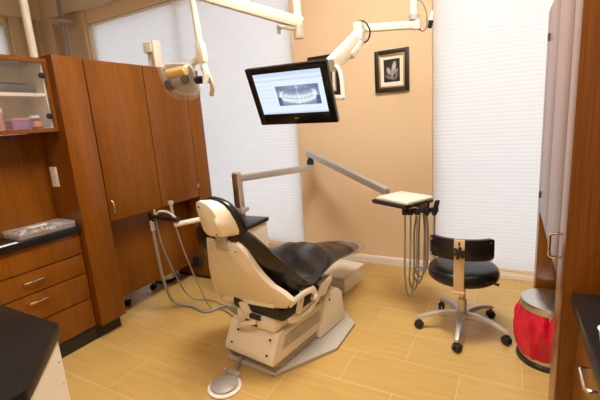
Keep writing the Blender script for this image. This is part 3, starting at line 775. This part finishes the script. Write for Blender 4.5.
lg.box(.001, .0025, -.0008, 0, -.152, -.144, mx=MM).box(.001, .006, -.0008, 0, -.152, -.1505, mx=MM).box(.0085, .010, -.0008, 0, -.152, -.144, mx=MM).box(.0085, .014, -.0008, 0, -.152, -.1505, mx=MM).box(.0085, .014, -.0008, 0, -.1455, -.144, mx=MM).box(.0125, .014, -.0008, 0, -.152, -.148, mx=MM)
link('maker_mark', lg, 'alu', mon)

t = thing('monitor_mount', 'ivory ceiling arm with two joints carrying the black monitor', 'arm', (-.585, 2.75, 2.06))
link('ceiling_post', MB().tube([(-.585, 2.75, 2.075), (-.585, 2.75, TZ-.02)], .024, 16), 'ivory', t)
link('ceiling_plate', MB().lathe([(0, 0), (.10, 0), (.10, .025), (0, .025)], (-.585, 2.75, TZ-.025)), 'ivory', t)
link('post_collar', MB().lathe([(0, 0), (.036, 0), (.036, .03), (.028, .04), (0, .04)], (-.585, 2.75, 2.05)), 'alu', t)
link('base_arm', MB().bar((-.565, 2.755, 2.02), (-.925, 2.60, 2.03), .045, .05, .012).lathe([(0, -.028), (.03, -.028), (.03, .03), (0, .03)], (-.57, 2.752, 2.02)), 'ivory', t)
J = V((-.915, 2.585, 2.03)); K = V((-.985, 2.27, 1.775))
link('elbow', MB().lathe([(0, -.10), (.026, -.10), (.030, -.03), (.034, 0), (.034, .035), (0, .035)], J), 'ivory', t)
link('spring_arm', MB().bar(J+V((.004, .0, -.055)), K, .07, .085, .012).bar(J+V((.025, .01, -.075)), J.lerp(K, .45)+V((.02, 0, -.075)), .05, .045, .010), 'ivory', t)
link('arm_joint', MB().tube([J+V((-.03, -.01, -.06)), J+V((.045, -.01, -.06))], .042, 18), 'ivory', t)
hd = MB().tube([K+V((.01, .01, .01)), K+V((.055, -.005, -.03)), K+V((.075, -.02, -.10)), K+V((.085, -.035, -.20))], .013, 10, smooth=5)
hd.bar(K+V((.085, -.035, -.20)), MM @ V((.02, .085, -.02)), .03, .03, .006)
hd.bar(MM @ V((.02, .068, -.02)), MM @ V((.02, .10, -.02)), .10, .10, .006)
link('tilt_head', hd, 'ivory', t)
link('cable', MB().tube([J+V((.0, .0, .04)), J+V((.05, -.01, .03)), J+V((.085, -.01, -.03)), J+V((.07, -.01, -.085)), J+V((.03, -.01, -.10))], .006, 8, smooth=6), 'black', t)
link('cable', MB().tube([(-.565, 2.74, 2.17), (-.535, 2.73, 2.15), (-.505, 2.73, 2.08), (-.505, 2.74, 2.00), (-.53, 2.75, 1.975), (-.555, 2.755, 1.99)], .005, 8, smooth=6), 'hosed', t)
link('cable_plug', MB().tube([(-.49, 2.75, 1.985), (-.478, 2.748, 2.03)], [.013, .017], 12), 'black', t)
link('plug_tip', MB().tube([(-.478, 2.748, 2.03), (-.468, 2.746, 2.085)], [.016, .011], 12), 'white', t)

# ------------------------------------------------------------------ dental lamp
L0 = V((-1.102, 2.10, 0))
t = thing('dental_lamp', 'cream ceiling dental lamp with a clear shielded head over the chair', 'lamp', (-1.102, 2.10, 2.0))
link('ceiling_post', MB().tube([(-1.102, 2.10, 1.95), (-1.102, 2.10, TZ-.02)], .022, 16), 'ivory', t)
link('ceiling_plate', MB().lathe([(0, 0), (.11, 0), (.11, .025), (0, .025)], (-1.102, 2.10, TZ-.025)), 'ivory', t)
link('post_end', MB().lathe([(0, 0), (.026, 0), (.028, .005), (.028, .11), (0, .11)], (-1.102, 2.10, 1.925)), 'ivory', t)
link('boom', MB().bar((-1.08, 2.11, 2.005), (-1.575, 1.745, 2.195), .045, .062, .008), 'ivory', t)
link('boom_bracket', MB().bar((-1.10, 2.09, 1.975), (-1.19, 2.03, 1.995), .03, .02, .003).box(-1.20, -1.185, 2.02, 2.04, 1.955, 2.0, .002), 'alu', t)
link('boom_joint', MB().lathe([(0, -.04), (.032, -.04), (.036, 0), (.032, .04), (0, .04)], (-1.57, 1.75, 2.20)), 'ivory', t)
link('drop_pole', MB().tube([(-1.563, 1.75, 2.20), (-1.545, 1.75, 1.90)], [.017, .019], 16), 'ivory', t)
link('yoke_block', MB().bar((-1.547, 1.75, 1.925), (-1.537, 1.75, 1.815), .048, .042, .006), 'ivory', t)
yk = MB().tube([(-1.535, 1.75, 1.80), (-1.55, 1.76, 1.83), (-1.60, 1.78, 1.845), (-1.66, 1.80, 1.835), (-1.71, 1.82, 1.80)], .022, 12, smooth=5)
yk.tube([(-1.535, 1.75, 1.80), (-1.520, 1.745, 1.76), (-1.53, 1.74, 1.705)], [.02, .018, .016], 12, smooth=5)
link('yoke', yk, 'white', t)
# head: bowl reflector facing down towards the chair, clear front shield
hc = V((-1.715, 1.755, 1.745)); ax = V((.10, -.86, -.38)).normalized()
hx = V((0, 0, 1)).cross(ax).normalized(); hx = -hx if hx.x < 0 else hx
hz = hx.cross(ax).normalized(); hz = hz if hz.z > 0 else -hz
def rr_ring(w_, h_, off, n=44, p=5.0):
    r = []
    for i in range(n):
        a = 2*PI*i/n; c, s_ = math.cos(a), math.sin(a)
        sx = math.copysign(abs(c)**(2/p), c); sz = math.copysign(abs(s_)**(2/p), s_)
        r.append(hc+hx*(.74*w_*sx*(1+.10*sz))+hz*(h_*sz-.012*sx)+ax*off)
    return r
link('reflector', MB().loft([rr_ring(.03, .03, -.065), rr_ring(.075, .06, -.055), rr_ring(.105, .085, -.03), rr_ring(.125, .096, 0), rr_ring(.120, .092, .002), rr_ring(.10, .08, -.025), rr_ring(.07, .055, -.047), rr_ring(.02, .02, -.057)]), 'white', t)
link('clear_shield', MB().loft([rr_ring(.137, .106, -.008), rr_ring(.139, .108, .012), rr_ring(.134, .104, .052), rr_ring(.118, .092, .070), rr_ring(.06, .045, .078)], cap=True), 'shield', t)
link('lamp_core', MB().tube([hc+hx*-.085+hz*-.012+ax*.034, hc+hx*-.035+hz*-.006+ax*.036], [.032, .030], 18).tube([hc+hx*.03+hz*.005+ax*.034, hc+hx*.055+hz*.008+ax*.034], .028, 18), 'black', t)
link('lamp_sleeve', MB().tube([hc+hx*-.035+hz*-.004+ax*.036, hc+hx*.035+hz*.004+ax*.036], .029, 18), 'hosed', t)
link('amber_filter', MB().tube([hc+hx*-.065+hz*.048+ax*.022, hc+hx*.065+hz*.055+ax*.022], .026, 14), 'amber', t)
link('handle_stem', MB().tube([hc+hx*.085+hz*-.01, hc+hx*.182+hz*-.03], .011, 10).lathe([(0, -.02), (.022, -.02), (.022, .015), (0, .018)], hc+hx*.115+hz*-.015, hx, 18), 'black', t)
link('handle', MB().tube([hc+hx*.160+hz*.05, hc+hx*.182+hz*.02, hc+hx*.190+hz*-.03, hc+hx*.182+hz*-.075, hc+hx*.160+hz*-.11], .013, 10, smooth=5, sx=1.2), 'ivory', t)
link('handle', MB().tube([hc+hx*-.108+hz*.09, hc+hx*-.114+hz*.05, hc+hx*-.116+hz*.01, hc+hx*-.110+hz*-.03], .010, 10, smooth=5), 'ivory', t)
link('handle_stem', MB().tube([hc+hx*-.08+hz*.01, hc+hx*-.116+hz*.01], .009, 10), 'alu', t)

# ------------------------------------------------------------------ framed prints
def flower(u, v):
    x = (u-.5)*2; y = (v-.5)*2
    k = .015
    for (cx, cy, a, lx, ly, b) in ((.28, .35, -.35, .26, .48, .75), (-.38, -.02, .55, .24, .40, .62), (.05, -.25, .1, .2, .36, .5), (.5, -.1, -.9, .2, .34, .42), (-.1, -.62, 1.3, .16, .5, .30), (.55, -.55, -.6, .13, .36, .28), (-.6, -.5, .8, .12, .30, .25)):
        dx, dy = x-cx, y-cy; c, s = math.cos(a), math.sin(a)
        px_, py_ = dx*c+dy*s, -dx*s+dy*c
        d = (px_/lx)**2+(py_/ly)**2
        if d < 1: k = max(k, b*(1-.55*d)*(.8+.2*math.sin(px_*40)))
    return (k, k*.93, k*.85)
def picture(x0, x1, z0, z1, label):
    y = FY
    t = thing('framed_print', label, 'picture', ((x0+x1)/2, y, (z0+z1)/2), 0, 'black framed prints on the beige wall')
    def ring(m, a, b, ya, yb, bev):
        return m.box(x0+a, x0+b, ya, yb, z0+a, z1-a, bev).box(x1-b, x1-a, ya, yb, z0+a, z1-a, bev).box(x0+b, x1-b, ya, yb, z0+a, z0+b, bev).box(x0+b, x1-b, ya, yb, z1-b, z1-a, bev)
    link('frame', ring(MB(), 0, .036, y-.028, y-.001, .003), 'black', t)
    link('inner_trim', ring(MB(), .036, .050, y-.022, y-.008, .002), 'gold', t)
    link('mat_board', MB().box(x0+.05, x1-.05, y-.012, y-.008, z0+.05, z1-.05), 'matboard', t)
    m, cs = grid(40, 52, x0+.080, x1-.080, z0+.084, z1-.080, y-.0128, flower, None)
    link('print', m, 'attr_d', t, flat=True, colors=cs)
picture(-1.103, -.800, 1.657, 2.015, 'black framed flower print on the beige wall right of the monitor')
picture(-1.775, -1.445, 1.675, 2.055, 'black framed print on the wall, mostly hidden behind the monitor')

# ------------------------------------------------------------------ lights
def troffer(n, x, y, w_, d_, power, col):
    t = thing('ceiling_light', n, 'ceiling light', (x, y, TZ-.05), 0, 'ceiling light panels')
    f = MB()
    f.box(x-w_/2-.04, x-w_/2, y-d_/2-.04, y+d_/2+.04, TZ-.05, TZ-.001).box(x+w_/2, x+w_/2+.04, y-d_/2-.04, y+d_/2+.04, TZ-.05, TZ-.001)
    f.box(x-w_/2, x+w_/2, y-d_/2-.04, y-d_/2, TZ-.05, TZ-.001).box(x-w_/2, x+w_/2, y+d_/2, y+d_/2+.04, TZ-.05, TZ-.001)
    link('frame', f, 'white', t)
    link('diffuser', MB().box(x-w_/2, x+w_/2, y-d_/2, y+d_/2, TZ-.035, TZ-.030), emit_mat('lamp_diffuser', col, power), t)
LC = (1.0, .955, .89)
troffer('warm ceiling light panel above the dental chair', -.75, 1.7, 1.2, .6, 48, LC)
troffer('warm ceiling light panel nearer the doorway', -.6, -.2, 1.2, .6, 19, LC)

wd = bpy.data.worlds.new('daylight'); S.world = wd; wd.use_nodes = True
bg = wd.node_tree.nodes['Background']; bg.inputs['Color'].default_value = (.95, .965, 1.0, 1); bg.inputs['Strength'].default_value = 1.5

# ------------------------------------------------------------------ camera
cd = bpy.data.cameras.new('camera'); cam = bpy.data.objects.new('camera', cd); COL.objects.link(cam)
yaw, pit, rol = map(math.radians, (-29.18, -11.66, -4.08))
f = V((math.sin(yaw)*math.cos(pit), math.cos(yaw)*math.cos(pit), math.sin(pit))); r = V((math.cos(yaw), -math.sin(yaw), 0)); u = r.cross(f)
r2 = r*math.cos(rol)+u*math.sin(rol); u2 = u*math.cos(rol)-r*math.sin(rol)
mw = Matrix((r2, u2, -f)).transposed().to_4x4(); mw.translation = (0, 0, 1.46); cam.matrix_world = mw
cd.sensor_width = 36; cd.lens = 383.5*36/600; cd.clip_start = .02
S.camera = cam
vs = S.view_settings
vs.view_transform = 'Standard'; vs.look = 'None'; vs.gamma = 1; vs.use_curve_mapping = False; vs.exposure = 0.0
